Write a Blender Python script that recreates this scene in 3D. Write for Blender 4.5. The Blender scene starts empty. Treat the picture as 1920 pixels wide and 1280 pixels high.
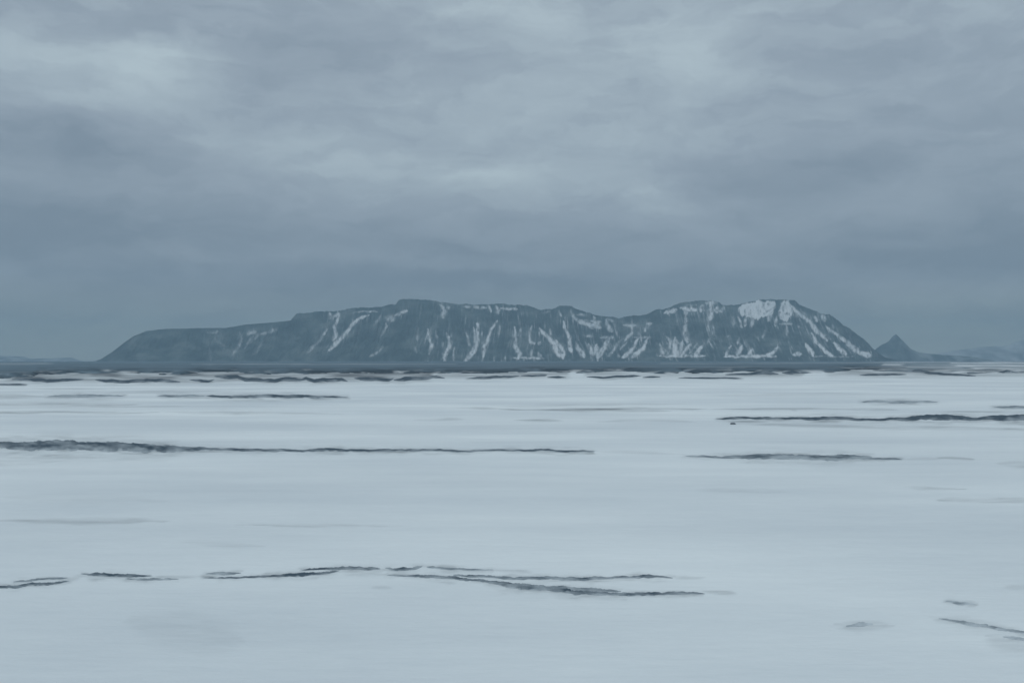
import bpy, math, random
import numpy as np

# ------------------------------------------------------------------ camera
SC = bpy.context.scene
COL = SC.collection
H = 6.0                       # eye height above the plain (m)
F = 1866.7                    # focal length in photo pixels (35 mm on a 36 mm wide frame)
PITCH = math.atan(36.0 / F)   # the horizon lies a little below the middle
CP, SP = math.cos(PITCH), math.sin(PITCH)
cam_d = bpy.data.cameras.new('camera')
cam_d.lens = 35.0
cam_d.sensor_width = 36.0
cam_d.clip_start = 0.5
cam_d.clip_end = 60000.0
cam = bpy.data.objects.new('camera', cam_d)
COL.objects.link(cam)
cam.location = (0, 0, H)
cam.rotation_euler = (math.pi / 2 + PITCH, 0, 0)
SC.camera = cam
SC.view_settings.view_transform = 'Standard'
SC.view_settings.look = 'None'
SC.view_settings.exposure = 0.0
SC.view_settings.gamma = 1.0
try:
    SC.view_settings.use_curve_mapping = False
except Exception:
    pass


def lin(r, g, b):
    def f(c):
        c /= 255.0
        return c / 12.92 if c <= 0.04045 else ((c + 0.055) / 1.055) ** 2.4
    return (f(r), f(g), f(b), 1.0)


# ------------------------------------------------------------------ sky
SUN_EL, SUN_AZ = math.radians(42), math.radians(-150)
W = bpy.data.worlds.new('World')
SC.world = W
W.use_nodes = True
nt = W.node_tree
nt.nodes.clear()
N, L = nt.nodes, nt.links


def nd(t, tree=None, **kw):
    n = (tree or nt).nodes.new(t)
    for k, v in kw.items():
        setattr(n, k, v)
    return n


def mth(op, a, b=None, c=None, tree=None, clamp=False):
    t = tree or nt
    n = t.nodes.new('ShaderNodeMath')
    n.operation = op
    n.use_clamp = clamp
    for i, v in enumerate((a, b, c)):
        if v is None:
            continue
        if isinstance(v, (int, float)):
            n.inputs[i].default_value = v
        else:
            t.links.new(v, n.inputs[i])
    return n.outputs[0]


def vmth(op, a, b=None, tree=None):
    t = tree or nt
    n = t.nodes.new('ShaderNodeVectorMath')
    n.operation = op
    for i, v in enumerate((a, b)):
        if v is None:
            continue
        if isinstance(v, tuple):
            n.inputs[i].default_value = v
        else:
            t.links.new(v, n.inputs[i])
    return n.outputs['Value'] if op in ('DOT_PRODUCT', 'LENGTH') else n.outputs['Vector']


def noise(vec, scale, detail=5, rough=0.55, tree=None, dist=0.0):
    t = tree or nt
    n = t.nodes.new('ShaderNodeTexNoise')
    n.inputs['Scale'].default_value = scale
    n.inputs['Detail'].default_value = detail
    n.inputs['Roughness'].default_value = rough
    n.inputs['Distortion'].default_value = dist
    t.links.new(vec, n.inputs['Vector'])
    return n


def ramp(fac, stops, tree=None, interp='LINEAR'):
    t = tree or nt
    n = t.nodes.new('ShaderNodeValToRGB')
    n.color_ramp.interpolation = interp
    e = n.color_ramp.elements
    while len(e) < len(stops):
        e.new(0.5)
    for i, (p, c) in enumerate(stops):
        e[i].position = p
        e[i].color = c if isinstance(c, tuple) else (c, c, c, 1)
    t.links.new(fac, n.inputs[0])
    return n.outputs[0]


tc = nd('ShaderNodeTexCoord')
dirv = tc.outputs['Generated']
sep = nd('ShaderNodeSeparateXYZ')
L.new(dirv, sep.inputs[0])
az = mth('ARCTAN2', sep.outputs['X'], sep.outputs['Y'])
zc = mth('MINIMUM', mth('MAXIMUM', sep.outputs['Z'], -1.0), 1.0)
el = mth('ARCSINE', zc)
comb = nd('ShaderNodeCombineXYZ')
L.new(az, comb.inputs[0])
L.new(el, comb.inputs[1])
pol = comb.outputs[0]                                   # (azimuth, elevation) in radians
# the cloud deck seen in perspective: direction projected on a plane overhead
zz = mth('ADD', mth('MAXIMUM', sep.outputs['Z'], 0.0), 0.10)
comb2 = nd('ShaderNodeCombineXYZ')
L.new(mth('DIVIDE', sep.outputs['X'], zz), comb2.inputs[0])
L.new(mth('DIVIDE', sep.outputs['Y'], zz), comb2.inputs[1])
deck = comb2.outputs[0]
# uneven edges for the cloud masses
wn = noise(vmth('MULTIPLY', pol, (1.0, 2.0, 1.0)), 7.0, 5, 0.6)
warp = vmth('MULTIPLY', vmth('SUBTRACT', wn.outputs['Color'], (0.5, 0.5, 0.5)), (0.17, 0.06, 0.0))
pw = vmth('ADD', pol, warp)
base = ramp(mth('DIVIDE', el, 1.5708, clamp=True), [
    (0.000, 0.86), (0.016, 0.76), (0.028, 0.50), (0.042, 0.30), (0.058, 0.24), (0.075, 0.32),
    (0.098, 0.46), (0.130, 0.58), (0.175, 0.60), (0.225, 0.57), (0.30, 0.66), (0.5, 0.9), (1.0, 1.0)])
acc = base


def blob(px, py, rx, ry, dv):
    """A lighter or darker mass of cloud in a direction of the sky."""
    global acc
    a = math.atan((px - 960) / F)
    e = math.atan((676 - py) / F * math.cos(a))
    d = vmth('MULTIPLY', vmth('SUBTRACT', pw, (a, e, 0.0)), (F / rx, F / ry, 0.0))
    g = mth('EXPONENT', mth('MULTIPLY', vmth('DOT_PRODUCT', d, d), -0.7))
    acc = mth('MULTIPLY_ADD', g, dv, acc)


for b in [(320, 112, 85, 30, .36), (100, 90, 150, 34, .20), (220, 165, 160, 40, .14),
          (110, 258, 190, 30, -.38), (470, 40, 170, 55, -.15), (610, 130, 170, 55, -.14),
          (90, 365, 260, 45, -.24), (40, 440, 280, 36, -.26), (330, 430, 300, 30, -.10),
          (720, 320, 280, 60, .13), (925, 338, 75, 26, .30), (1235, 372, 85, 34, .30),
          (1060, 330, 180, 45, .14), (1300, 110, 75, 80, .26), (880, 20, 80, 24, .32), (1010, 30, 60, 30, .15),
          (1480, 325, 170, 40, -.30), (1840, 210, 190, 110, -.14), (1890, 480, 170, 30, -.36),
          (1760, 430, 160, 28, -.14), (1400, 440, 170, 26, .10), (760, 524, 300, 20, -.20),
          (1000, 545, 280, 22, -.15), (1320, 535, 200, 14, -.08), (560, 480, 240, 16, .08), (1080, 500, 240, 14, .08), (300, 540, 260, 12, -.10), (200, 488, 240, 9, .10), (1050, 200, 260, 60, .06),
          (500, 290, 240, 40, .07), (860, 470, 300, 14, -.10), (1450, 560, 260, 22, .06),
          (1190, 40, 200, 40, .08), (60, 20, 260, 22, -.08), (1640, 610, 200, 40, -.02)]:
    blob(*b)
n1 = noise(deck, 0.55, 7, 0.55, dist=0.4).outputs['Fac']
n2 = noise(vmth('MULTIPLY', pw, (5.0, 26.0, 1.0)), 1.0, 6, 0.58).outputs['Fac']
n3 = noise(vmth('MULTIPLY', pw, (14.0, 40.0, 1.0)), 1.0, 6, 0.6).outputs['Fac']
n4 = noise(vmth('MULTIPLY', pw, (9.0, 30.0, 1.0)), 1.0, 8, 0.62, dist=0.1).outputs['Fac']       # torn cloud bases
edge = ramp(n4, [(0.44, 0.0), (0.53, 0.75), (0.68, 1.0)], interp='EASE')
acc = mth('MULTIPLY_ADD', mth('SUBTRACT', edge, 0.5), 0.12, acc)
acc = mth('MULTIPLY_ADD', mth('SUBTRACT', n1, 0.5), 0.34, acc)
acc = mth('MULTIPLY_ADD', mth('SUBTRACT', n2, 0.5), 0.50, acc)
acc = mth('MULTIPLY_ADD', mth('SUBTRACT', n3, 0.5), 0.42, acc)
cloud = ramp(acc, [(0.0, lin(131, 146, 161)), (0.5, lin(158, 172, 185)), (1.0, lin(190, 206, 214))])
# an overcast sky is brighter towards the zenith, above the frame
up = mth('MULTIPLY_ADD', mth('SMOOTH_MIN', mth('MAXIMUM', mth('SUBTRACT', el, 0.40), 0.0), 0.9, 0.1), 0.62, 1.0)
bgc = nd('ShaderNodeBackground')
low = ramp(mth('DIVIDE', el, 1.5708, clamp=True), [(0.0, (1.0, 0.95, 0.80, 1)), (0.02, (1.0, 0.95, 0.80, 1)), (0.05, (1, 1, 1, 1))])
tint = nd('ShaderNodeMix', data_type='RGBA', blend_type='MULTIPLY')
tint.inputs[0].default_value = 1.0
L.new(cloud, tint.inputs[6])
L.new(low, tint.inputs[7])
L.new(tint.outputs[2], bgc.inputs['Color'])
L.new(mth('MULTIPLY', up, 0.97), bgc.inputs['Strength'])
sky = nd('ShaderNodeTexSky')
sky.sky_type = 'NISHITA'
sky.sun_disc = False
sky.sun_elevation = SUN_EL
sky.sun_rotation = SUN_AZ
bgs = nd('ShaderNodeBackground')
bgs.inputs['Strength'].default_value = 0.05
L.new(sky.outputs[0], bgs.inputs['Color'])
mixw = nd('ShaderNodeMixShader')                       # a little blue sky through a thick cloud cover
mixw.inputs[0].default_value = 0.94
L.new(bgs.outputs[0], mixw.inputs[1])
L.new(bgc.outputs[0], mixw.inputs[2])
out = nd('ShaderNodeOutputWorld')
L.new(mixw.outputs[0], out.inputs['Surface'])

sun_d = bpy.data.lights.new('sun', 'SUN')
sun_d.energy = 0.5
sun_d.angle = math.radians(25)
sun_d.color = (1.0, 0.985, 0.96)
sun = bpy.data.objects.new('sun', sun_d)
COL.objects.link(sun)
sx, sy, sz = math.sin(SUN_AZ) * math.cos(SUN_EL), math.cos(SUN_AZ) * math.cos(SUN_EL), math.sin(SUN_EL)
from mathutils import Vector
sun.rotation_euler = Vector((sx, sy, sz)).to_track_quat('Z', 'Y').to_euler()
sun.location = (0, 0, 900)


# ------------------------------------------------------------------ helpers
def hash2(ix, iy, seed):
    h = (ix.astype(np.int64) * 374761393 + iy.astype(np.int64) * 668265263 + seed * 1442695041) & 0x7fffffff
    h = ((h ^ (h >> 13)) * 1274126177) & 0x7fffffff
    h = ((h ^ (h >> 15)) * 2246822519) & 0x7fffffff
    return ((h ^ (h >> 16)) & 0xffffff) / float(0xffffff)


def vnoise(x, y, seed=0):
    x = np.asarray(x, float)
    y = np.asarray(y, float)
    x, y = np.broadcast_arrays(x, y)
    ix, iy = np.floor(x), np.floor(y)
    fx, fy = x - ix, y - iy
    fx = fx * fx * fx * (fx * (fx * 6 - 15) + 10)
    fy = fy * fy * fy * (fy * (fy * 6 - 15) + 10)
    a, b = hash2(ix, iy, seed), hash2(ix + 1, iy, seed)
    c, d = hash2(ix, iy + 1, seed), hash2(ix + 1, iy + 1, seed)
    return (a + (b - a) * fx) * (1 - fy) + (c + (d - c) * fx) * fy - 0.5


def fbm(x, y, oct=4, seed=0, gain=0.5):
    s, a = 0.0, 1.0
    for o in range(oct):
        s = s + a * vnoise(x, y, seed + 17 * o)
        x, y, a = x * 2.03 + 3.1, y * 2.03 - 1.7, a * gain
    return s


def sstep(a, b, x):
    t = np.clip((x - a) / (b - a), 0, 1)
    return t * t * (3 - 2 * t)


def project(X, Y, Z):
    dep = Y * CP + (Z - H) * SP
    upv = (Z - H) * CP - Y * SP
    return 960 + F * X / dep, 640 - F * upv / dep


def on_ground(px, py, z=0.0):
    """The point of the plain (height z) that is seen at a place of the photograph."""
    px, py = np.asarray(px, float), np.asarray(py, float)
    dx, dyc = (px - 960) / F, (640 - py) / F
    dy = CP - dyc * SP
    dz = SP + dyc * CP
    k = (z - H) / dz
    return dx * k, dy * k


def grid_obj(name, X, Y, Z, mat, attrs=None, parent=None, smooth=True):
    """A height-field mesh from 2-D arrays (rows, columns)."""
    r, c = X.shape
    co = np.stack([X, Y, Z], -1).reshape(-1, 3).astype(np.float32)
    idx = np.arange(r * c).reshape(r, c)
    q = np.stack([idx[:-1, :-1], idx[:-1, 1:], idx[1:, 1:], idx[1:, :-1]], -1).reshape(-1, 4)
    me = bpy.data.meshes.new(name)
    me.vertices.add(len(co))
    me.vertices.foreach_set('co', co.ravel())
    me.loops.add(q.size)
    me.loops.foreach_set('vertex_index', q.ravel().astype(np.int32))
    me.polygons.add(len(q))
    me.polygons.foreach_set('loop_start', np.arange(0, q.size, 4, dtype=np.int32))
    try:
        me.polygons.foreach_set('loop_total', np.full(len(q), 4, dtype=np.int32))
    except Exception:
        pass
    me.polygons.foreach_set('use_smooth', np.full(len(q), smooth))
    for k, v in (attrs or {}).items():
        a = me.attributes.new(k, 'FLOAT', 'POINT')
        a.data.foreach_set('value', np.ascontiguousarray(v.reshape(-1), dtype=np.float32))
    me.update()
    me.validate()
    me.materials.append(mat)
    o = bpy.data.objects.new(name, me)
    COL.objects.link(o)
    if parent:
        o.parent = parent
    return o


def tag(o, label, cat=None, kind=None, group=None):
    o['label'] = label
    if cat:
        o['category'] = cat
    if kind:
        o['kind'] = kind
    if group:
        o['group'] = group
    return o


def stroke_mask(px, py, strokes, soft=0.5, taper=False):
    """Greatest strength of a set of traced strokes [(points, width, strength)], points (x, y) or (x, y, width)."""
    m = np.zeros(px.shape)
    for pts, wd, st in strokes:
        p = np.array([(q[0], q[1], q[2] if len(q) > 2 else wd) for q in pts], float)
        if len(p) == 1:
            p = np.vstack([p, p + [0.01, 0, 0]])
        for i, (a, b) in enumerate(zip(p[:-1], p[1:])):
            mw = max(a[2], b[2]) * 1.2
            sel = (px > min(a[0], b[0]) - mw) & (px < max(a[0], b[0]) + mw) & (py > min(a[1], b[1]) - mw) & (py < max(a[1], b[1]) + mw)
            if not sel.any():
                continue
            x, y = px[sel], py[sel]
            dx, dy = b[0] - a[0], b[1] - a[1]
            t = np.clip(((x - a[0]) * dx + (y - a[1]) * dy) / (dx * dx + dy * dy), 0, 1)
            d = np.hypot(x - a[0] - t * dx, y - a[1] - t * dy)
            w = (a[2] + t * (b[2] - a[2])) / 2
            if taper:
                k = (i + t) / (len(p) - 1)
                w = w * (0.85 + 0.55 * k) * (1 - 0.5 * sstep(0.85, 1.0, k)) * (0.55 + 0.45 * sstep(0.0, 0.2, k))
            v = st * (1 - sstep(w * (1 - soft), w * (1 + soft), d))
            m[sel] = np.maximum(m[sel], v)
    return m


def poly_mask(px, py, poly, edge=3.0):
    p = np.array(poly, float)
    inside = np.zeros(px.shape, bool)
    dist = np.full(px.shape, 1e9)
    for a, b in zip(p, np.roll(p, -1, 0)):
        cond = (a[1] > py) != (b[1] > py)
        xi = (b[0] - a[0]) * (py - a[1]) / ((b[1] - a[1]) or 1e-9) + a[0]
        inside ^= cond & (px < xi)
        dx, dy = b - a
        t = np.clip(((px - a[0]) * dx + (py - a[1]) * dy) / (dx * dx + dy * dy), 0, 1)
        dist = np.minimum(dist, np.hypot(px - a[0] - t * dx, py - a[1] - t * dy))
    sd = np.where(inside, dist, -dist)
    return sstep(-edge * 0.4, edge * 0.6, sd)


# ------------------------------------------------------------------ materials
def new_mat(name):
    m = bpy.data.materials.new(name)
    m.use_nodes = True
    t = m.node_tree
    b = t.nodes['Principled BSDF']
    b.inputs['Specular IOR Level'].default_value = 0.15
    return m, t, b


def attr(t, name):
    n = t.nodes.new('ShaderNodeAttribute')
    n.attribute_name = name
    return n.outputs['Fac']


def mixc(t, fac, a, b):
    n = t.nodes.new('ShaderNodeMix')
    n.data_type = 'RGBA'
    for s, v in ((0, fac), (6, a), (7, b)):
        if isinstance(v, (int, float)):
            n.inputs[s].default_value = v
        elif isinstance(v, tuple):
            n.inputs[s].default_value = v
        else:
            t.links.new(v, n.inputs[s])
    return n.outputs[2]


def pos(t, sc=(1, 1, 1)):
    g = t.nodes.new('ShaderNodeNewGeometry')
    return vmth('MULTIPLY', g.outputs['Position'], sc, tree=t)


SNOW = (0.80, 0.80, 0.80, 1)
# snow sheet: wind-packed, with thin grey places
M_SNOW, t, b = new_mat('wind_packed_snow')
p1 = pos(t, (0.012, 0.06, 1))
p2 = pos(t, (0.10, 0.45, 1))
nA = noise(p1, 1.0, 6, 0.6, tree=t).outputs['Fac']
nB = noise(p2, 1.0, 6, 0.62, tree=t).outputs['Fac']
nC = noise(pos(t, (1.2, 3.0, 1)), 1.0, 5, 0.65, tree=t).outputs['Fac']
tone = mth('ADD', mth('MULTIPLY', mth('SUBTRACT', nA, 0.5, tree=t), 2.2, tree=t),
           mth('MULTIPLY', mth('SUBTRACT', nB, 0.5, tree=t), 0.75, tree=t), tree=t)
tone = mth('MULTIPLY_ADD', mth('SUBTRACT', nC, 0.5, tree=t), 0.45, tone, tree=t)
nD = noise(pos(t, (0.035, 0.05, 1)), 1.0, 4, 0.5, tree=t).outputs['Fac']
tone = mth('MULTIPLY_ADD', mth('SUBTRACT', nD, 0.5, tree=t), 2.3, tone, tree=t)
tone = mth('ADD', tone, 0.5, tree=t, clamp=True)
sn = mixc(t, tone, (0.63, 0.66, 0.685, 1), (0.79, 0.81, 0.815, 1))
thin = attr(t, 'thin')
col = mixc(t, thin, sn, (0.17, 0.185, 0.20, 1))
t.links.new(col, b.inputs['Base Color'])
b.inputs['Roughness'].default_value = 0.75
bump = t.nodes.new('ShaderNodeBump')
bump.inputs['Strength'].default_value = 0.6
bump.inputs['Distance'].default_value = 0.08
t.links.new(noise(pos(t, (0.7, 2.2, 1)), 1.0, 6, 0.6, tree=t).outputs['Fac'], bump.inputs['Height'])
t.links.new(bump.outputs[0], b.inputs['Normal'])

# bare lava and soil that shows through the snow
M_LAVA, t, b = new_mat('bare_lava_soil')
nA = noise(pos(t, (0.5, 1.6, 3)), 1.0, 6, 0.65, tree=t).outputs['Fac']
dark = ramp(nA, [(0.3, (0.040, 0.064, 0.088, 1)), (0.7, (0.085, 0.118, 0.146, 1))], tree=t)
col = mixc(t, attr(t, 'dust'), dark, (0.66, 0.70, 0.73, 1))
t.links.new(col, b.inputs['Base Color'])
b.inputs['Roughness'].default_value = 0.9

# the dark lava plain in front of the mountain
M_PLAIN, t, b = new_mat('lava_plain')
nA = noise(pos(t, (0.006, 0.02, 1)), 1.0, 7, 0.62, tree=t).outputs['Fac']
dark = ramp(nA, [(0.3, (0.092, 0.142, 0.180, 1)), (0.7, (0.168, 0.222, 0.262, 1))], tree=t)
dark = mixc(t, mth('MULTIPLY', attr(t, 'rim'), 0.9, tree=t), dark, (0.026, 0.044, 0.060, 1))      # rock colour darker along the rim
col = mixc(t, attr(t, 'snow'), dark, (0.76, 0.77, 0.78, 1))
t.links.new(col, b.inputs['Base Color'])
b.inputs['Roughness'].default_value = 0.95

# mountain rock with snow lying in the gullies
M_ROCK, t, b = new_mat('mountain_rock')
nA = noise(pos(t, (0.006, 0.004, 0.012)), 1.0, 8, 0.62, tree=t).outputs['Fac']
dark = ramp(nA, [(0.32, (0.012, 0.028, 0.032, 1)), (0.5, (0.050, 0.078, 0.078, 1)), (0.68, (0.150, 0.175, 0.168, 1))], tree=t)
col = mixc(t, attr(t, 'snow'), dark, (0.88, 0.88, 0.88, 1))
t.links.new(col, b.inputs['Base Color'])
b.inputs['Roughness'].default_value = 0.95

# ------------------------------------------------------------------ courses of the dark ridges (x, y, thickness as seen from the road)
OUT = [
    ('wide mottled dark bank running in from the left edge and thinning out across mid snow', .14, [(-90, 834, 8), (-30, 835, 9), (0, 836, 12), (60, 837, 16), (110, 838, 17), (160, 838.5, 15), (220, 840, 15), (260, 841, 15), (310, 842, 13), (345, 843.5, 7), (400, 844, 5), (470, 845, 4.5), (560, 846, 4), (580, 845, 5), (640, 845, 5), (690, 846, 4.5), (740, 845, 4), (820, 845.5, 3.5), (880, 847, 3), (940, 845.5, 2.6), (1010, 845.5, 3.2), (1060, 847, 4), (1115, 847.5, 2.4)]),
    ('grey lens shaped dark bank right of centre, level with the long left bank', .22, [(1285, 857, 2), (1340, 857.5, 4), (1380, 858, 5), (1420, 856.5, 8), (1470, 856.5, 9), (1500, 857, 9), (1540, 859, 9), (1580, 859, 8), (1635, 858, 4)]),
    ('thin dark tail at the right end of the grey lens shaped bank', .2, [(1610, 860.5, 2), (1640, 861.5, 3), (1692, 862, 2.6)]),
    ('blackest long ridge reaching the right edge and thickening in two humps', .0, [(1343, 787, 2), (1370, 785.8, 5), (1430, 786, 5), (1470, 786, 5), (1530, 785.3, 6), (1570, 785.3, 6), (1620, 786.5, 4), (1660, 787, 4), (1690, 786, 5), (1720, 784.5, 8), (1780, 783.5, 9), (1840, 785, 5.5), (1860, 784, 8), (1900, 783, 10), (1990, 783, 10)]),
    ('straight thin dark ridge left of centre, tapering to a point at its right end', .12, [(385, 742, 3), (430, 742.5, 5), (500, 742.5, 5.5), (560, 743, 5), (610, 743.2, 4), (654, 744, 2)]),
    ('short grey ridge touching the left end of the straight thin dark ridge', .3, [(295, 742, 2.5), (320, 742.5, 4.5), (345, 742.3, 4), (384, 742, 2.5)]),
    ('faint grey ridge farthest left of the row near the far snow edge', .36, [(90, 743, 2), (125, 742.8, 4), (150, 742, 5), (190, 742, 4), (232, 742.2, 3)]),
    ('faint grey ridge alone near the far right snow edge, above the blackest ridge', .38, [(1615, 752, 2.5), (1660, 752.3, 4), (1740, 753, 3), (1758, 753, 2)]),
    ('thin dark ridge cut by the right edge just above the blackest ridge', .25, [(1862, 763, 2), (1900, 763, 4), (1980, 763, 3.5)]),
    ('dark crack cut by the left edge in the near snow', .08, [(-60, 1094, 5), (0, 1093.5, 5), (30, 1093, 5), (60, 1089.5, 5), (90, 1087.5, 6), (115, 1085, 4), (130, 1083, 2)]),
    ('small broken dark line just above the near crack at the left edge', .3, [(25, 1084.5, 3), (60, 1081, 3.5), (75, 1080, 3), (100, 1078.5, 3.5), (127, 1077, 2.5)]),
    ('sharp dark dash of bare ground second from left in the near broken line', .08, [(152, 1069, 2), (175, 1072, 6), (220, 1072.5, 5.5), (260, 1072.5, 4.5), (285, 1073.5, 2)]),
    ('faint thin line under the right end of the sharp dark near dash', .32, [(235, 1079, 3), (280, 1080.5, 4), (335, 1079.5, 2)]),
    ('short grey dash above the start of the rising near ridge', .34, [(385, 1070, 2), (420, 1069, 5), (452, 1068.5, 3)]),
    ('dark near ridge rising to the right left of the centre', .08, [(380, 1077.5, 2), (455, 1077, 3), (510, 1074.5, 4), (560, 1073, 6), (600, 1070.5, 5), (636, 1065.5, 3)]),
    ('dark dash highest in the near broken line, ending just left of the small gap', .1, [(565, 1063.5, 2.5), (600, 1061.5, 4), (640, 1060.5, 6), (690, 1062, 6), (713, 1062, 4)]),
    ('small grey hooked outcrop just right of the gap in the near broken line', .24, [(722, 1060, 3), (745, 1063.5, 4.5), (775, 1060.5, 6), (792, 1056.5, 4)]),
    ('pale grey line trailing right from the small hooked outcrop', .38, [(800, 1058.5, 4), (840, 1062, 4), (880, 1063.5, 3), (925, 1063.5, 2)]),
    ('long slate grey ridge descending right with a thick mottled middle in the near snow', .2, [(725, 1073, 2), (765, 1075, 3), (815, 1076.5, 5), (860, 1079.5, 5), (900, 1083.5, 4), (925, 1087.5, 5), (950, 1092, 9), (990, 1096, 9), (1030, 1098, 8), (1075, 1104, 9), (1105, 1106, 6), (1150, 1108, 5), (1200, 1109, 6), (1250, 1108, 5), (1300, 1107, 4), (1322, 1107, 2)]),
    ('thin grey ridge running along above the long slate grey near ridge', .26, [(850, 1073, 4), (900, 1076, 4), (960, 1078.5, 4), (1020, 1079.5, 5), (1060, 1079.5, 6), (1120, 1080, 5), (1150, 1078.5, 3), (1170, 1076.5, 4), (1210, 1075, 5.5), (1262, 1077.5, 2)]),
    ('mottled grey patch on the upper side of the thick middle of the slate ridge', .3, [(1030, 1095, 4), (1080, 1098, 6.5), (1120, 1101, 5.5), (1165, 1102.5, 3)]),
    ('grey ragged ridge slanting down into the right edge of the near snow', .46, [(1760, 1153, 2), (1790, 1158, 4), (1815, 1163, 7), (1850, 1167, 6), (1880, 1174, 5), (1920, 1180, 5), (1980, 1190, 5)]),
    ('short grey streak below the ragged ridge at the right edge', .50, [(1880, 1188, 3), (1900, 1190, 5), (1960, 1198, 5)]),
    ('small grey patch alone above the ragged ridge on the right', .55, [(1773, 1119.5, 3), (1800, 1125, 6), (1828, 1126, 2.5)]),
    ('faint tiny smudge of bare ground left of the ragged ridge on the right', .72, [(1586, 1169, 4), (1610, 1167.5, 8), (1637, 1165, 4)]),
]
SHORE = [
    ('far edge dark ridge with a blunt dip, first from the left', [(22, 711, 3), (50, 712, 5), (70, 713, 6), (88, 715.5, 6), (108, 713, 6), (130, 712, 4), (157, 711, 2.5)]),
    ('short thin grey line under the first far edge ridge at the left edge', [(-40, 721.5, 2), (20, 721.5, 2.5), (51, 721.5, 2.2)]),
    ('long black far edge ridge above the faint grey ridge on the left', [(178, 711.5, 2.5), (200, 714.5, 5.5), (230, 715, 6), (260, 713.5, 6), (300, 714, 6), (338, 716, 2.5)]),
    ('small rounded dark far edge mound left of the stepped ridge', [(355, 712, 2), (378, 714, 5), (392, 714.5, 5), (402, 711, 2)]),
    ('stepped dark far edge ridge under the foot of the mountain shoulder', [(402, 705.5, 4), (420, 706, 7), (445, 706, 6), (458, 710, 6), (490, 711.5, 5), (515, 713, 6), (535, 710, 6), (568, 711.5, 5)]),
    ('dark far edge ridge with two notches below, next right of the stepped ridge', [(560, 713.5, 4), (574, 709.5, 5), (590, 714.5, 5), (610, 711, 6), (640, 711.5, 6), (652, 714.5, 2.5)]),
    ('smooth bowed dark far edge ridge right of the notched ridge', [(664, 709, 3), (690, 710.5, 6), (730, 711.5, 5.5), (738, 709, 2.5)]),
    ('thick dark far edge ridge tilted upward to the right end', [(738, 712, 4), (760, 711, 6.5), (795, 708.5, 5), (812, 706, 5), (834, 708.5, 2)]),
    ('slim dark far edge ridge rising right below the highest middle cliff', [(876, 709.5, 2), (918, 708, 4.5), (952, 706.5, 4), (974, 704, 3)]),
    ('grey far edge ridge, pale and short, near the picture centre', [(976, 704, 2.5), (1000, 704.5, 3.5), (1022, 703, 4), (1026, 702, 2)]),
    ('little dark far edge mound just right of the picture centre', [(1026, 707, 2.5), (1048, 707, 4), (1062, 707.5, 2)]),
    ('thin olive grey far edge ridge with a dark knob at its right end', [(1100, 706.5, 2.5), (1130, 708, 3), (1155, 707, 3), (1188, 704.8, 4), (1202, 704.5, 1.6)]),
    ('very thin grey far edge line below the mountain saddle', [(1205, 707.5, 2), (1238, 707, 2.2)]),
    ('long faint far edge line below the right hand snowfield', [(1272, 708.5, 1.8), (1330, 709, 2.2), (1390, 709.5, 1.8)]),
    ('dark forked far edge ridge under the snowcapped summit', [(1360, 702, 2.5), (1400, 701.8, 3), (1430, 699, 6), (1445, 700, 5), (1460, 701, 2)]),
    ('stubby black far edge ridge right of the forked ridge', [(1466, 698, 4), (1485, 698.5, 6), (1503, 699, 3)]),
    ('thin far edge line beneath a white strip, below the pointed hill', [(1612, 703, 2), (1660, 703, 3), (1700, 701.5, 2)]),
    ('slanting dark far edge ridge right of the pointed hill', [(1700, 694, 2.5), (1725, 696, 4), (1745, 700, 4.5), (1775, 702, 3), (1830, 704, 2)]),
    ('dark far edge blob second from the right edge', [(1796, 697, 3), (1818, 698, 4.5), (1842, 698, 3)]),
    ('dark oval far edge blob nearest the right edge', [(1868, 697, 3), (1888, 697, 6), (1910, 698.5, 2.5)]),
]
# ------------------------------------------------------------------ snow field
def ground(X, Y):
    """Height of the snow sheet: long low drifts."""
    Y = np.asarray(Y, float)
    return (0.16 * fbm(X / 60.0, Y / 34.0, 3, 5) + 0.05 * fbm(X / 15.0, Y / 7.0, 2, 9)) * sstep(4, 25, Y)


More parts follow.
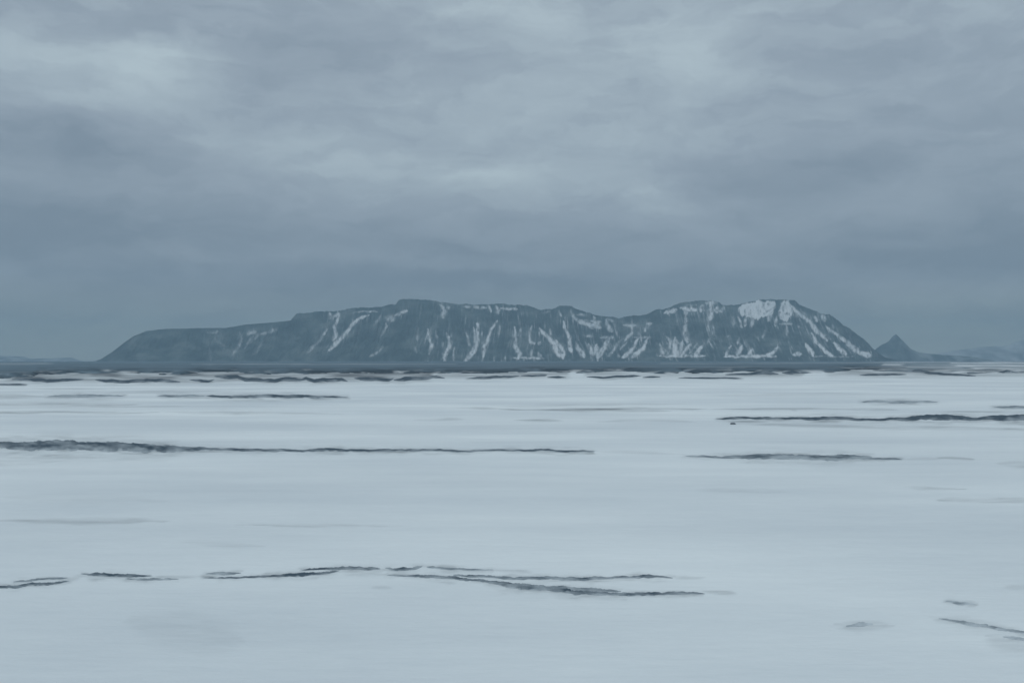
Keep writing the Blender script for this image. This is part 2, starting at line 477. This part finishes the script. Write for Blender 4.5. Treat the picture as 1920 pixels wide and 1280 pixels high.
d = np.concatenate([6.0 * (650 / 6.0) ** np.linspace(0, 1, 760), 650 * (15500 / 650.0) ** np.linspace(0, 1, 80)[1:]])
a = np.tan(np.radians(np.linspace(-46, 46, 900)))
Y = np.repeat(d[:, None], len(a), 1)
X = Y * a[None, :]
Z = np.where(Y < 700, ground(X, Y), 0.0) - sstep(430, 700, Y) * 0.3
px, py = project(X, Y, 0 * X)
wx = px + 14 * fbm(px / 60, py / 9, 3, 21)
wy = py + (1.2 + (py - 690) * 0.006) * fbm(px / 110, py / 8, 4, 22) * 2
STREAKS = [
    ([(-80, 757), (130, 758), (270, 757)], 7, .22), ([(-80, 773), (150, 773), (300, 773)], 4, .28),
    ([(300, 773), (640, 775)], 4, .18), ([(-80, 743), (90, 743)], 5, .22), ([(850, 764), (950, 765)], 3, .22),
    ([(940, 766), (1000, 767), (1080, 768), (1200, 766), (1330, 766)], 4, .42), ([(1020, 769), (1260, 770)], 5, .22),
    ([(1330, 767), (1500, 767), (1660, 767)], 3, .26), ([(1480, 768), (1500, 768)], 4, .2), ([(780, 787), (870, 787)], 4, .2),
    ([(970, 788), (1060, 788)], 3.5, .28), ([(1120, 790), (1300, 792)], 5, .12), ([(-60, 975), (180, 974), (330, 972)], 6, .2),
    ([(430, 978), (600, 981), (760, 985)], 5, .13), ([(1690, 912), (1740, 914), (1810, 916)], 5, .2),
    ([(1750, 934), (2000, 937)], 5, .2), ([(1370, 796), (1600, 800), (1750, 804), (2000, 806)], 7, .22),
    ([(1760, 858), (1800, 860), (1830, 862)], 5, .28), ([(1870, 868), (1960, 878)], 10, .16), ([(240, 1160), (460, 1200)], 60, .07),
    ([(-60, 872), (60, 868), (110, 866)], 10, .12), ([(60, 860), (110, 858)], 6, .12), ([(1280, 918), (1500, 917)], 5, .08),
    ([(1770, 772), (1900, 772), (2000, 772)], 4, .26), ([(1590, 765), (1680, 767)], 4, .2), ([(640, 982), (740, 984)], 4, .15),
    ([(1580, 1168), (1610, 1166), (1640, 1167)], 10, .16), ([(1870, 1090), (1960, 1092)], 6, .14), ([(690, 1098), (740, 1096)], 6, .12),
    ([(1040, 1110), (1180, 1118)], 10, .12), ([(1840, 1185), (1960, 1215)], 26, .14), ([(330, 1012), (500, 1022)], 8, .08),
    ([(1310, 1107), (1390, 1107)], 5, .22), ([(1120, 847), (1290, 855)], 4, .12), ([(0, 930), (320, 940)], 14, .05),
    ([(120, 1080), (160, 1071)], 4, .24), ([(280, 1074), (330, 1076), (390, 1073)], 5, .22), ([(700, 1063), (735, 1063)], 5, .3), ([(640, 1066), (740, 1072)], 4, .2), ([(1040, 1082), (1180, 1082)], 10, .16), ([(920, 1064), (1010, 1068)], 5, .18), ([(1255, 1077), (1320, 1078)], 5, .18), ([(1690, 862), (1780, 861)], 4, .16), ([(1740, 1150), (1800, 1160), (1900, 1176)], 18, .14), ([(1560, 1168), (1680, 1168)], 12, .14), ([(900, 760), (1300, 757)], 4, .12), ([(200, 735), (420, 733)], 4, .14), ([(150, 762), (360, 762)], 3, .16),
    ([(380, 745), (640, 747)], 3, .14), ([(60, 728), (200, 729)], 3, .12), ([(1320, 741), (1700, 738)], 4, .08),
]
EDGE = [([(-60, 707), (60, 706), (200, 704), (340, 706), (480, 703), (640, 703), (800, 702)], 20, .85), ([(820, 702), (900, 702), (1060, 701)], 13, .55),
        ([(1100, 701), (1300, 702), (1500, 700)], 11, .42), ([(1560, 697), (1720, 699), (1990, 697)], 14, .6)]


def feathered(st):
    pts, wd, k = st
    p = np.array([(q[0], q[1]) for q in pts], float)
    L_ = np.concatenate([[0], np.cumsum(np.hypot(*np.diff(p, axis=0).T))])
    u = np.linspace(0, L_[-1], 9)
    wf = np.array([.05, .45, .8, 1, 1, 1, .8, .45, .05])
    return ([(np.interp(a_, L_, p[:, 0]), np.interp(a_, L_, p[:, 1]), max(wd * f_ * 1.15, 0.3)) for a_, f_ in zip(u, wf)], wd, min(k * 1.45, 0.6))


thin = stroke_mask(wx, wy, [feathered(q) for q in STREAKS] + EDGE, 0.95)
# the snow lies thin along the ridges
MARG = [([(q[0], q[1] + 0.15 * q[2], q[2] * 2.1 + 2.0) for q in pts], 0, 0.46 - 0.3 * du) for _, du, pts in OUT]
MARG += [([(q[0], q[1], q[2] * 1.8 + 1.5) for q in pts], 0, 0.5) for _, pts in SHORE]
marg = stroke_mask(px + 10 * fbm(px / 40, py / 5, 3, 33), py + (0.8 + (py - 690) * 0.006) * 2 * fbm(px / 30, py / 6, 3, 34), MARG, 0.95)
thin = np.maximum(thin, marg * np.clip(0.8 + 1.1 * fbm(px / 30, py / 4, 3, 35), 0, 1.3))
thin = thin * (0.85 + 0.9 * fbm(px / 50, py / 4, 3, 31))
thin += 0.10 * np.clip(fbm(X / 45.0, Y / 6.0, 4, 41) - 0.12, 0, 1) * sstep(20, 60, Y)
thin = np.clip(thin, 0, 1)
snow_o = grid_obj('snow_field', X, Y, Z, M_SNOW, {'thin': thin})
tag(snow_o, 'flat field of wind packed snow with faint grey streaks', kind='structure')

# ------------------------------------------------------------------ dark lava plain at the far edge of the snow
BND = np.array([(-900, 706), (-200, 706), (0, 708), (30, 706), (60, 705), (75, 701), (200, 699), (240, 699.5), (300, 700.5), (340, 702.5), (380, 697), (440, 696),
                (460, 700.5), (520, 700.5), (600, 699), (700, 700), (790, 699), (810, 698), (890, 700), (960, 698.5), (1000, 696), (1060, 697.5), (1100, 699),
                (1140, 695.5), (1190, 695.5), (1220, 698.5), (1260, 702), (1280, 696), (1300, 699), (1340, 698.5), (1380, 695.5), (1420, 696),
                (1500, 700), (1560, 697), (1600, 691), (1660, 694), (1720, 697), (1760, 700), (1920, 699), (2100, 700), (3000, 700)], float)
d = 340 * (9800 / 340.0) ** np.linspace(0, 1, 330)
a = np.tan(np.radians(np.linspace(-44, 44, 1700)))
Y = np.repeat(d[:, None], len(a), 1)
X = Y * a[None, :]
gx, gy = project(X, Y, 0 * X)
ins = np.interp(gx, BND[:, 0], BND[:, 1]) - gy + 2.6 * fbm(gx / 24, Y / 60, 4, 51) + 0.8 * fbm(gx / 90, Y / 120, 2, 52)
fade = 1 - sstep(6500, 9500, Y)
Z = np.clip(ins * 0.22, -0.8, 0.9) + np.where(ins > 0, 1, 0) * 0.5 * np.clip(fbm(X / 40, Y / 60, 4, 53) + 0.3, 0, 1) * fade
far_snow = stroke_mask(gx + 20 * fbm(gx / 60, gy, 2, 61), gy + 1.2 * fbm(gx / 40, gy, 2, 62), [
    ([(360, 684.2), (560, 684.0), (860, 684.0)], 1.6, .20), ([(1240, 682.6), (1500, 681.8), (1640, 680.5)], 1.5, .22),
    ([(1655, 685.0), (1690, 685.2)], 4.0, .5), ([(1780, 681.5), (2050, 681.0)], 2.6, .5), ([(1790, 687.5), (2050, 688.5)], 3.5, .42),
    ([(1640, 680.5), (1800, 679.5)], 2, .2), ([(1700, 690), (1800, 692)], 3, .2), ([(1820, 693), (2000, 693)], 3, .3),
    ([(-60, 684), (90, 682)], 4, .16)], 0.9)
far_snow = far_snow + sstep(1600, 1780, gx) * (0.16 + 0.5 * np.clip(fbm(gx / 60, gy / 2.2, 3, 66) + 0.1, 0, 1))
far_snow = np.clip(far_snow + 0.5 * np.clip(fbm(X / 120, Y / 160, 4, 63) - 0.2, 0, 1) * sstep(14, 3, ins), 0, 1)
rim = np.exp(-np.maximum(ins - 2.0, 0) / 5.0) * np.clip(0.8 + 1.2 * fbm(gx / 40, Y / 80, 3, 58), 0, 1)
far_snow = np.clip(far_snow + 0.75 * np.clip(fbm(gx / 34, gy / 2.4, 4, 68) * 2.0 - 0.12, 0, 1) * sstep(5, 0, ins), 0, 0.75)
plain_o = grid_obj('lava_plain', X, Y, Z, M_PLAIN, {'snow': far_snow, 'rim': rim})
tag(plain_o, 'dark snow-free lava plain between the snow and the mountain', kind='structure')

# ------------------------------------------------------------------ the table mountain
SIL = np.array([(120, 678.5), (172, 678.2), (189, 673), (212, 659), (233, 644), (254, 631), (281, 621), (316, 617.5), (368, 616), (427, 614.6), (462, 607.7),
                (514, 603.5), (543, 600), (548, 594), (554, 588), (592, 584), (612, 582.7), (637, 582), (650, 579.6), (664, 576.5), (721, 575.4), (733, 571),
                (744, 571), (750, 563), (771, 561), (808, 563), (846, 570), (870, 570.5), (896, 571.5), (918, 571), (931, 568.5), (970, 572), (993, 574), (1014, 582), (1033, 579.6),
                (1049, 573.5), (1072, 573), (1077, 577), (1099, 584), (1120, 591), (1152, 593), (1162, 596), (1179, 591), (1214, 589), (1231, 579.6),
                (1251, 577.5), (1272, 569), (1282, 565), (1328, 562), (1345, 563), (1357, 570.5), (1378, 572), (1391, 568.5), (1407, 565), (1428, 561), (1470, 559.5),
                (1497, 561), (1507, 570), (1528, 579), (1545, 586), (1562, 588.5), (1574, 596), (1589, 608.5), (1601, 615), (1616, 627.5), (1632, 642),
                (1645, 656), (1662, 669), (1690, 677.5), (1720, 678.5)], float)
YC = 8200.0
cpx = np.arange(130, 1712, 0.62)
sil = np.interp(cpx, SIL[:, 0], SIL[:, 1]) + 1.7 * fbm(cpx / 7, cpx * 0, 4, 71, 0.6) * sstep(540, 560, cpx) + 0.35 * fbm(cpx / 9, cpx * 0, 3, 72)
sil = np.minimum(sil, 678.5)
cX = (cpx - 960) / F * YC
crest = np.maximum((676 - sil) / F * YC + H, 0.0)
yc = YC + 260 * fbm(cX / 900, cX * 0, 2, 73)
s = np.concatenate([np.linspace(0, 1, 150), 1 + np.linspace(0, 1, 36)[1:] ** 1.4])
S = np.repeat(s[:, None], len(cX), 1)
CR = crest[None, :]
front = np.clip(S, 0, 1)
back = np.clip(S - 1, 0, 1)
X = np.repeat(cX[None, :], len(s), 0)
Y = yc[None, :] - CR * 1.35 * (1 - front) + back * (CR * 2.0 + 300)
g = front * (0.74 + 0.26 * front ** 3) + 0.05 * np.sin(front * 9) * front * (1 - front)
Z = CR * g * (1 - 0.06 * back - 0.94 * sstep(0.35, 1, back))
flow = X + 0.35 * (1 - front) * 220 * fbm(X / 500, S, 2, 74)
rib = np.abs(fbm(flow / 85, front * 1.2, 3, 75)) * 2 - 0.35
big = fbm(flow / 330, front * 0.5, 3, 76)
env = np.sin(np.pi * np.clip(front, 0, 1)) ** 0.8 * (S <= 1)
amp = np.clip(CR / 420, 0, 1) * env
Y = Y - (52 * rib + 100 * big) * amp
Z = Z + (9 * fbm(X / 45, Y / 45, 4, 77) + 6 * fbm(X / 14, Y / 14, 2, 78)) * np.clip(CR / 300, 0, 1) * env
wxs = 2.2
px, py = project(X, Y, Z)
qx = px + 2.6 * fbm(px / 9, py / 14, 3, 81)
qy = py + 2.2 * fbm(px / 10, py / 10, 3, 82)
# gullies, ledges and snowfields of the mountain side (x, y as seen from the plain; width; how full of snow)
GUL = [
    ([(387, 623), (408, 622)], 5, .30), ([(404, 635)], 7, .22), ([(391, 640), (396, 677)], 4, .20), ([(405, 640), (420, 648)], 7, .18), ([(449, 623), (452, 640), (437, 665)], 5, .34),
    ([(462, 627), (470, 623), (480, 622)], 7, .34), ([(458, 652), (475, 630)], 4, .25), ([(470, 642), (485, 627), (504, 622)], 5, .34), ([(504, 623), (514, 617)], 7, .32), ([(483, 652), (495, 640)], 4, .25), ([(472, 665), (484, 655)], 5, .2),
    ([(500, 622), (520, 616)], 6, .25),
    ([(613, 617), (600, 638), (577, 661)], 4.5, .45), ([(637, 590), (627, 611), (630, 623), (625, 638)], 5.5, .62), ([(618, 586), (622, 598)], 8, .5), ([(622, 592), (637, 588)], 6, .5),
    ([(692, 589), (675, 596), (658, 611), (646, 627), (635, 638), (617, 657)], 6, .66), ([(664, 584), (708, 584)], 2.4, .5), ([(725, 594), (737, 598)], 13, .42), ([(740, 592), (750, 588), (762, 583)], 5, .55),
    ([(724, 605), (725, 611), (712, 632)], 4, .40), ([(719, 650), (708, 660), (694, 669)], 4, .34), ([(715, 590), (708, 600), (700, 612)], 4, .28), ([(825, 571), (834, 580), (831, 594)], 8, .52), ([(837, 578), (842, 576)], 6, .45),
    ([(783, 615), (782, 638)], 4, .34), ([(803, 617), (804, 636), (810, 644), (805, 663)], 6, .62), ([(777, 650), (783, 660)], 4, .25), ([(817, 621), (820, 634)], 4, .35), ([(872, 596)], 6, .45),
    ([(837, 623), (844, 638), (842, 652), (833, 665), (835, 674)], 7, .6), ([(852, 650), (850, 674)], 5, .42), ([(873, 627), (879, 643)], 4, .35), ([(895, 606), (895, 640), (887, 659), (873, 674)], 7, .72),
    ([(872, 623), (883, 648)], 4, .4), ([(898, 607), (893, 632), (891, 657), (872, 673)], 6, .6), ([(887, 613), (894, 638)], 4, .5), ([(933, 602), (920, 617), (916, 638), (906, 652), (906, 668)], 6, .66),
    ([(964, 613), (967, 634), (966, 648), (975, 663), (972, 672)], 6, .64), ([(975, 617), (970, 632)], 3.5, .35), ([(997, 611), (993, 623), (993, 640), (1002, 644)], 5.5, .5), ([(998, 655), (993, 668)], 6, .5), ([(960, 671), (985, 671), (1022, 671)], 3.5, .5),
    ([(1014, 640), (1010, 646)], 5, .45), ([(1008, 660), (1014, 668)], 5, .4), ([(1012, 615), (1025, 630), (1039, 644), (1047, 663), (1056, 671)], 7.5, .85), ([(1031, 615), (1031, 632)], 4, .5), ([(1043, 638), (1054, 655), (1056, 668)], 7, .7),
    ([(1056, 602), (1062, 619), (1068, 636), (1068, 652), (1072, 660)], 6, .78), ([(1081, 640), (1085, 655), (1096, 668)], 7, .72), ([(1104, 645), (1110, 665)], 6, .7), ([(1118, 646), (1119, 668)], 8, .78), ([(1143, 632), (1133, 650), (1120, 670)], 8, .78),
    ([(1097, 630), (1112, 630)], 4, .5), ([(1126, 632), (1150, 632)], 5, .5), ([(1166, 634), (1152, 655), (1141, 668)], 5, .48), ([(1176, 640), (1162, 655)], 3.5, .4), ([(1185, 609), (1186, 624), (1172, 637)], 5, .55), ([(1198, 632), (1185, 656), (1168, 670)], 6, .8), ([(1214, 634), (1206, 652), (1185, 670)], 6, .8),
    ([(1218, 609), (1208, 620)], 6.5, .55), ([(1168, 609), (1191, 609)], 5, .5), ([(1190, 632), (1220, 633)], 4, .45), ([(1212, 607), (1222, 605)], 4, .45),
    ([(1081, 590), (1097, 591)], 4, .5), ([(1074, 592), (1089, 604), (1110, 609), (1127, 613)], 6, .78), ([(1085, 600), (1127, 602)], 3.5, .45), ([(1112, 592), (1116, 606)], 5, .55), ([(1118, 600), (1124, 615)], 5, .5), ([(1137, 600), (1141, 613), (1148, 620)], 7, .72), ([(1070, 580), (1075, 594)], 4.5, .55), ([(1104, 612), (1114, 616)], 4, .5), ([(1137, 598), (1152, 602)], 4, .5),
    ([(868, 574), (912, 577)], 4.5, .5), ([(916, 571), (921, 584)], 4, .5), ([(931, 574), (934, 586)], 9, .6), ([(939, 578), (970, 579)], 4, .6), ([(1047, 581), (1051, 592)], 4.5, .5), ([(1017, 586), (1030, 584)], 3, .3),
    ([(1246, 587), (1257, 584), (1267, 580)], 6, .7), ([(1276, 577), (1307, 580)], 7, .8), ([(1284, 580), (1288, 588)], 6, .6), ([(1286, 571), (1306, 571)], 3, .35), ([(1318, 573), (1315, 582)], 9, .72), ([(1332, 566), (1335, 586), (1332, 598)], 7, .72), ([(1345, 575), (1345, 586)], 6, .6), ([(1356, 578), (1352, 584)], 6, .55), ([(1322, 568), (1342, 568)], 7, .5), ([(1330, 580), (1350, 583)], 6, .45),
    ([(1268, 598), (1272, 610)], 5, .25), ([(1287, 588), (1285, 613), (1284, 628), (1290, 640)], 7, .58), ([(1238, 643), (1243, 666)], 5, .55), ([(1247, 630), (1259, 640), (1251, 664)], 5, .58), ([(1266, 632), (1266, 666)], 9, .7), ([(1280, 638), (1272, 665)], 6, .66), ([(1297, 643), (1276, 666)], 6, .7), ([(1308, 643), (1292, 662)], 4, .5), ([(1319, 647), (1302, 667)], 6.5, .78),
    ([(1236, 667), (1260, 667), (1322, 667)], 4, .6), ([(1335, 632), (1324, 643)], 4, .3), ([(1374, 594), (1374, 608)], 6, .4), ([(1366, 630)], 7, .4), ([(1387, 632), (1384, 645)], 4, .4), ([(1370, 648), (1362, 666)], 5, .6), ([(1393, 647), (1382, 664)], 7, .76), ([(1358, 668), (1400, 668), (1455, 667)], 4.5, .78),
    ([(1409, 655), (1405, 667)], 7, .8), ([(1458, 649), (1449, 662), (1435, 667)], 6, .8), ([(1437, 616), (1429, 632)], 4, .35), ([(1487, 664), (1501, 664)], 7, .72), ([(1384, 594), (1392, 613)], 5, .62), ([(1399, 594), (1397, 610)], 5, .6), ([(1411, 594), (1410, 612)], 5, .6), ([(1447, 590), (1440, 600)], 7, .5),
    ([(1457, 592), (1455, 611)], 5, .55), ([(1462, 607), (1485, 607)], 4.5, .5), ([(1475, 611), (1476, 627)], 6, .45), ([(1495, 611), (1502, 613)], 4.5, .4),
    ([(1480, 569), (1491, 582), (1518, 603), (1532, 621), (1551, 637)], 6, .82), ([(1522, 624), (1532, 642), (1551, 661), (1560, 666)], 6, .88), ([(1511, 643), (1517, 655), (1524, 666)], 6, .88), ([(1551, 613), (1566, 625), (1585, 638), (1601, 655), (1619, 666)], 6, .74), ([(1528, 594), (1531, 602)], 6, .5), ([(1542, 588), (1545, 600)], 7, .55),
    ([(1563, 643), (1574, 653), (1586, 664)], 6.5, .8), ([(1606, 658), (1618, 663), (1633, 666)], 7, .85), ([(1545, 625), (1558, 636)], 4, .4), ([(1601, 648), (1610, 655)], 4, .4), ([(1520, 668), (1600, 668)], 2.5, .4), ([(1632, 654)], 5, .3), ([(1500, 580), (1512, 590)], 4, .4), ([(1560, 606), (1563, 614)], 4, .3),
]
snow = stroke_mask(qx, qy, GUL, 0.75, True)
cqx, cqy = qx + 5 * fbm(px / 6, py / 9, 3, 88), qy + 7 * fbm(px / 5, py / 12, 3, 89)
cap1 = poly_mask(cqx, cqy, [(1384, 580), (1392, 571), (1405, 566), (1428, 563), (1453, 562), (1456, 573), (1449, 588), (1441, 594), (1431, 591), (1422, 597), (1407, 593), (1393, 592)], 4)
cap2 = poly_mask(cqx, cqy, [(1466, 566), (1478, 564), (1486, 580), (1485, 592), (1481, 599), (1470, 603), (1461, 594), (1459, 582)], 4)
capdark = stroke_mask(qx, qy, [([(1455, 572), (1437, 586)], 2.2, .55), ([(1452, 580), (1440, 592)], 2.2, .5), ([(1446, 570), (1434, 580)], 1.8, .4), ([(1458, 560), (1456, 590)], 4, .7), ([(1425, 575), (1418, 584)], 1.6, .2)], 0.7)
snow = np.maximum(snow, np.maximum(cap1 * .92, cap2 * .88) * (1 - capdark))
speck = np.clip(fbm(flow / 15.0, front * 3.0, 3, 85) * 2.4 - 0.5, 0, 1) * 0.5 * (0.25 + 0.75 * sstep(740, 800, px)) * (1 - sstep(0.85, 1.0, front)) * np.clip(0.5 + 1.6 * fbm(px / 40, py / 22, 3, 87), 0, 1) * sstep(380, 470, px)
snow = np.maximum(snow, speck)
fine = np.clip(fbm(flow / 9.0, front * 5.0, 3, 90) * 2.6 - 0.25, 0, 1) * np.clip(stroke_mask(px, py, [(q[0], (q[1] * 3.2), q[2]) for q in GUL if q[1] < 10], 0.95), 0, 1)
snow = np.maximum(snow * 1.1, 0.75 * fine)          # small side runnels beside the large gullies
snow = np.clip(snow * (0.88 + 1.0 * fbm(px / 3.6, py / 6, 3, 84)), 0, 1)
snow = 0.6 * snow + 0.4 * sstep(0.12, 0.72, snow)
snow = np.maximum(snow, 0.75 * sstep(1.02, 1.15, S) * (0.5 + fbm(X / 90, Y / 90, 3, 86)))
Y = Y + 9 * snow * amp                         # gullies are cut a little into the face
mount_o = grid_obj('mountain', X, Y, Z - 1.0, M_ROCK, {'snow': snow})
tag(mount_o, 'long flat topped dark mountain streaked with snow gullies, snowcapped at its right end', kind='structure')


# ------------------------------------------------------------------ lesser hills
def hill(label, sil, y0, depth, seed, haze_snow, rough=1.0, n=260):
    sil = np.array(sil, float)
    cpx = np.linspace(sil[0, 0], sil[-1, 0], n)
    sy = np.interp(cpx, sil[:, 0], sil[:, 1]) + rough * fbm(cpx / 8, cpx * 0, 3, seed)
    cX = (cpx - 960) / F * y0
    cr = np.maximum((677 - sy) / F * y0 + H, 0)
    v = np.linspace(-1, 1, 70)
    X = np.repeat(cX[None, :], len(v), 0)
    V = np.repeat(v[:, None], len(cX), 1)
    Y = y0 + V * depth * (0.35 + 0.65 * cr[None, :] / cr.max())
    Z = cr[None, :] * np.clip(1 - np.abs(V) ** 1.25, 0, 1) * (1 + 0.18 * fbm(X / 90, Y / 90, 4, seed + 3) * np.abs(V) ** 0.5)
    sn = np.clip(haze_snow + 0.45 * fbm(X / 120, Y / 160, 4, seed + 5), 0, 1)  # even base share pales the whole hill, painting in distance haze; noise gives patches
    return tag(grid_obj('hill', X, Y, Z - 1.0, M_ROCK, {'snow': sn}), label, kind='structure')


hill('small pointed dark hill standing just right of the mountain',
     [(1622, 677), (1640, 657), (1653, 647.5), (1666, 640), (1674, 630.5), (1680, 626), (1685, 631.5), (1697, 644), (1707, 653.5), (1720, 660), (1745, 664.5), (1790, 667), (1830, 670), (1860, 677)],
     10800, 360, 101, 0.06, 0.8)
hill('pale hazy snow patched hill at the right edge of the view',
     [(1720, 677), (1760, 664), (1791, 657.5), (1845, 651), (1891, 648.5), (1903, 642), (1920, 637.5), (1990, 622), (2080, 612), (2200, 640), (2300, 677)],
     14300, 900, 111, 0.44, 0.8)
hill('low hazy hill at the left edge of the view',
     [(-260, 677), (-180, 662), (-60, 664), (0, 667.5), (42, 669), (54, 673), (90, 672.5), (133, 671), (142, 676), (150, 678)],
     13800, 500, 121, 0.27, 0.4)

# ------------------------------------------------------------------ dark ridges of bare ground that break through the snow
random.seed(4)


def outcrop(pts, label, dust=0.15, seed=0, hpx=1.6, group=None, cat='rock outcrop', ragged=1.0, feather=1.0, name='lava_outcrop'):
    """A low, broken ridge; pts = (x, y, thickness) along its course as seen from the camera, turned into metres on the plain."""
    p = np.array(pts, float)
    L_ = np.concatenate([[0], np.cumsum(np.hypot(np.diff(p[:, 0]), np.diff(p[:, 1])))])
    step = 1.2
    n = max(int(L_[-1] / step), 24)
    u = np.linspace(0, L_[-1], n)
    ux, uy, uw = (np.interp(u, L_, p[:, k]) for k in range(3))
    endt = np.clip(np.minimum(u, L_[-1] - u) / (9 + 1.6 * uw), 0, 1) ** 0.6
    uw = np.maximum(uw, 1.2) * (0.45 + 0.55 * endt)
    uy = uy + 0.30 * np.minimum(uw, 6) * ragged * fbm(u / 30, u * 0, 3, seed) * 1.6
    m = 17
    v = np.linspace(-1, 1, m)
    GX = np.repeat(ux[None, :], m, 0)
    W_ = uw[None, :] * (1 + 0.36 * ragged * fbm(u / 16, u * 0, 3, seed + 1))[None, :]
    GY = uy[None, :] + v[:, None] * W_ * 0.62
    X, Y = on_ground(GX, np.maximum(GY, 677.5))
    hm = (hpx * 0.5 + 0.28 * uw[None, :]) * Y / F
    prof = 1 - np.abs(v[:, None]) ** 2
    near = p[:, 1].mean() > 1000
    bumps = fbm(GX / (9 if near else 15), GY / (1.9 if near else 3.0), 5, seed + 2, 0.6) * (1.7 if near else 1.0)
    z = hm * (prof * 1.0 + bumps * 0.5 * ragged - 0.2) * endt[None, :]
    z = np.maximum(z, -0.6 * hm) - 0.012 * (np.abs(v[:, None]) > 0.98)
    du = np.clip(dust + 0.42 * fbm(GX / 26, GY / 4.5, 3, seed + 4) + 0.10 * sstep(-0.2, 0.8, v[:, None]), 0, 0.8)
    du = np.maximum(du, 0.72 * feather * sstep(0.55, 1.0, np.abs(v[:, None]) + 0.5 * vnoise(GX / 9, v[:, None] * 2, seed + 6)))
    du = np.maximum(du, 0.75 * feather * (1 - sstep(0.1, 0.9, endt))[None, :])
    o = grid_obj(name, X, Y, ground(X, Y) + z, M_LAVA, {'dust': du})
    return tag(o, label, cat, group=group)


G1 = 'dark ridges breaking through the snow'
for i, (lab, du, pts) in enumerate(OUT):
    outcrop(pts, lab, du, 200 + 13 * i, group=G1, feather=0.35 if du < 0.05 else 0.8)

G2 = 'dark ridges along the far edge of the snow'
for i, (lab, pts) in enumerate(SHORE):
    outcrop(pts, lab, -0.06, 700 + 13 * i, hpx=2.8, group=G2, ragged=0.7, feather=0.3)

# a single stone on the snow
import bmesh
bm = bmesh.new()
bmesh.ops.create_icosphere(bm, subdivisions=4, radius=1.0)
for vtx in bm.verts:
    c = vtx.co
    k = 1 + 0.45 * float(fbm(np.array(c.x * 1.7 + 5), np.array(c.y * 1.7 + c.z * 2.1), 3, 7))
    vtx.co = (c.x * k * 0.26, c.y * k * 0.2, max(c.z, -0.35) * k * 0.12)
me = bpy.data.meshes.new('stone')
bm.to_mesh(me)
bm.free()
for pl in me.polygons:
    pl.use_smooth = True
da = me.attributes.new('dust', 'FLOAT', 'POINT')
da.data.foreach_set('value', [0.22] * len(me.vertices))
me.materials.append(M_LAVA)
st = bpy.data.objects.new('stone', me)
COL.objects.link(st)
x0, y0 = on_ground(1374, 796.5)
st.location = (float(x0), float(y0), float(ground(x0, y0)) + 0.05)
tag(st, 'small lone dark stone on the snow under the left end of the blackest ridge', 'stone')

# ------------------------------------------------------------------ haze
DENS = 1.0e-4
me = bpy.data.meshes.new('haze')
x1, ya, yb, za, zb = 16500.0, -600.0, 16000.0, -4.0, 640.0
vs = [(x, y, z) for z in (za, zb) for y in (ya, yb) for x in (-x1, x1)]
me.from_pydata(vs, [], [(0, 2, 3, 1), (4, 5, 7, 6), (0, 1, 5, 4), (2, 6, 7, 3), (0, 4, 6, 2), (1, 3, 7, 5)])
hz = bpy.data.objects.new('haze', me)
COL.objects.link(hz)
mh = bpy.data.materials.new('haze_air')
mh.use_nodes = True
mh.node_tree.nodes.clear()
vo = mh.node_tree.nodes.new('ShaderNodeVolumePrincipled')
vo.inputs['Color'].default_value = (0.53, 0.765, 0.96, 1)
vo.inputs['Density'].default_value = DENS
oo = mh.node_tree.nodes.new('ShaderNodeOutputMaterial')
mh.node_tree.links.new(vo.outputs[0], oo.inputs['Volume'])
try:
    mh.cycles.homogeneous_volume = True
except Exception:
    pass
me.materials.append(mh)
tag(hz, 'thin blue grey haze over the whole plain', kind='stuff')
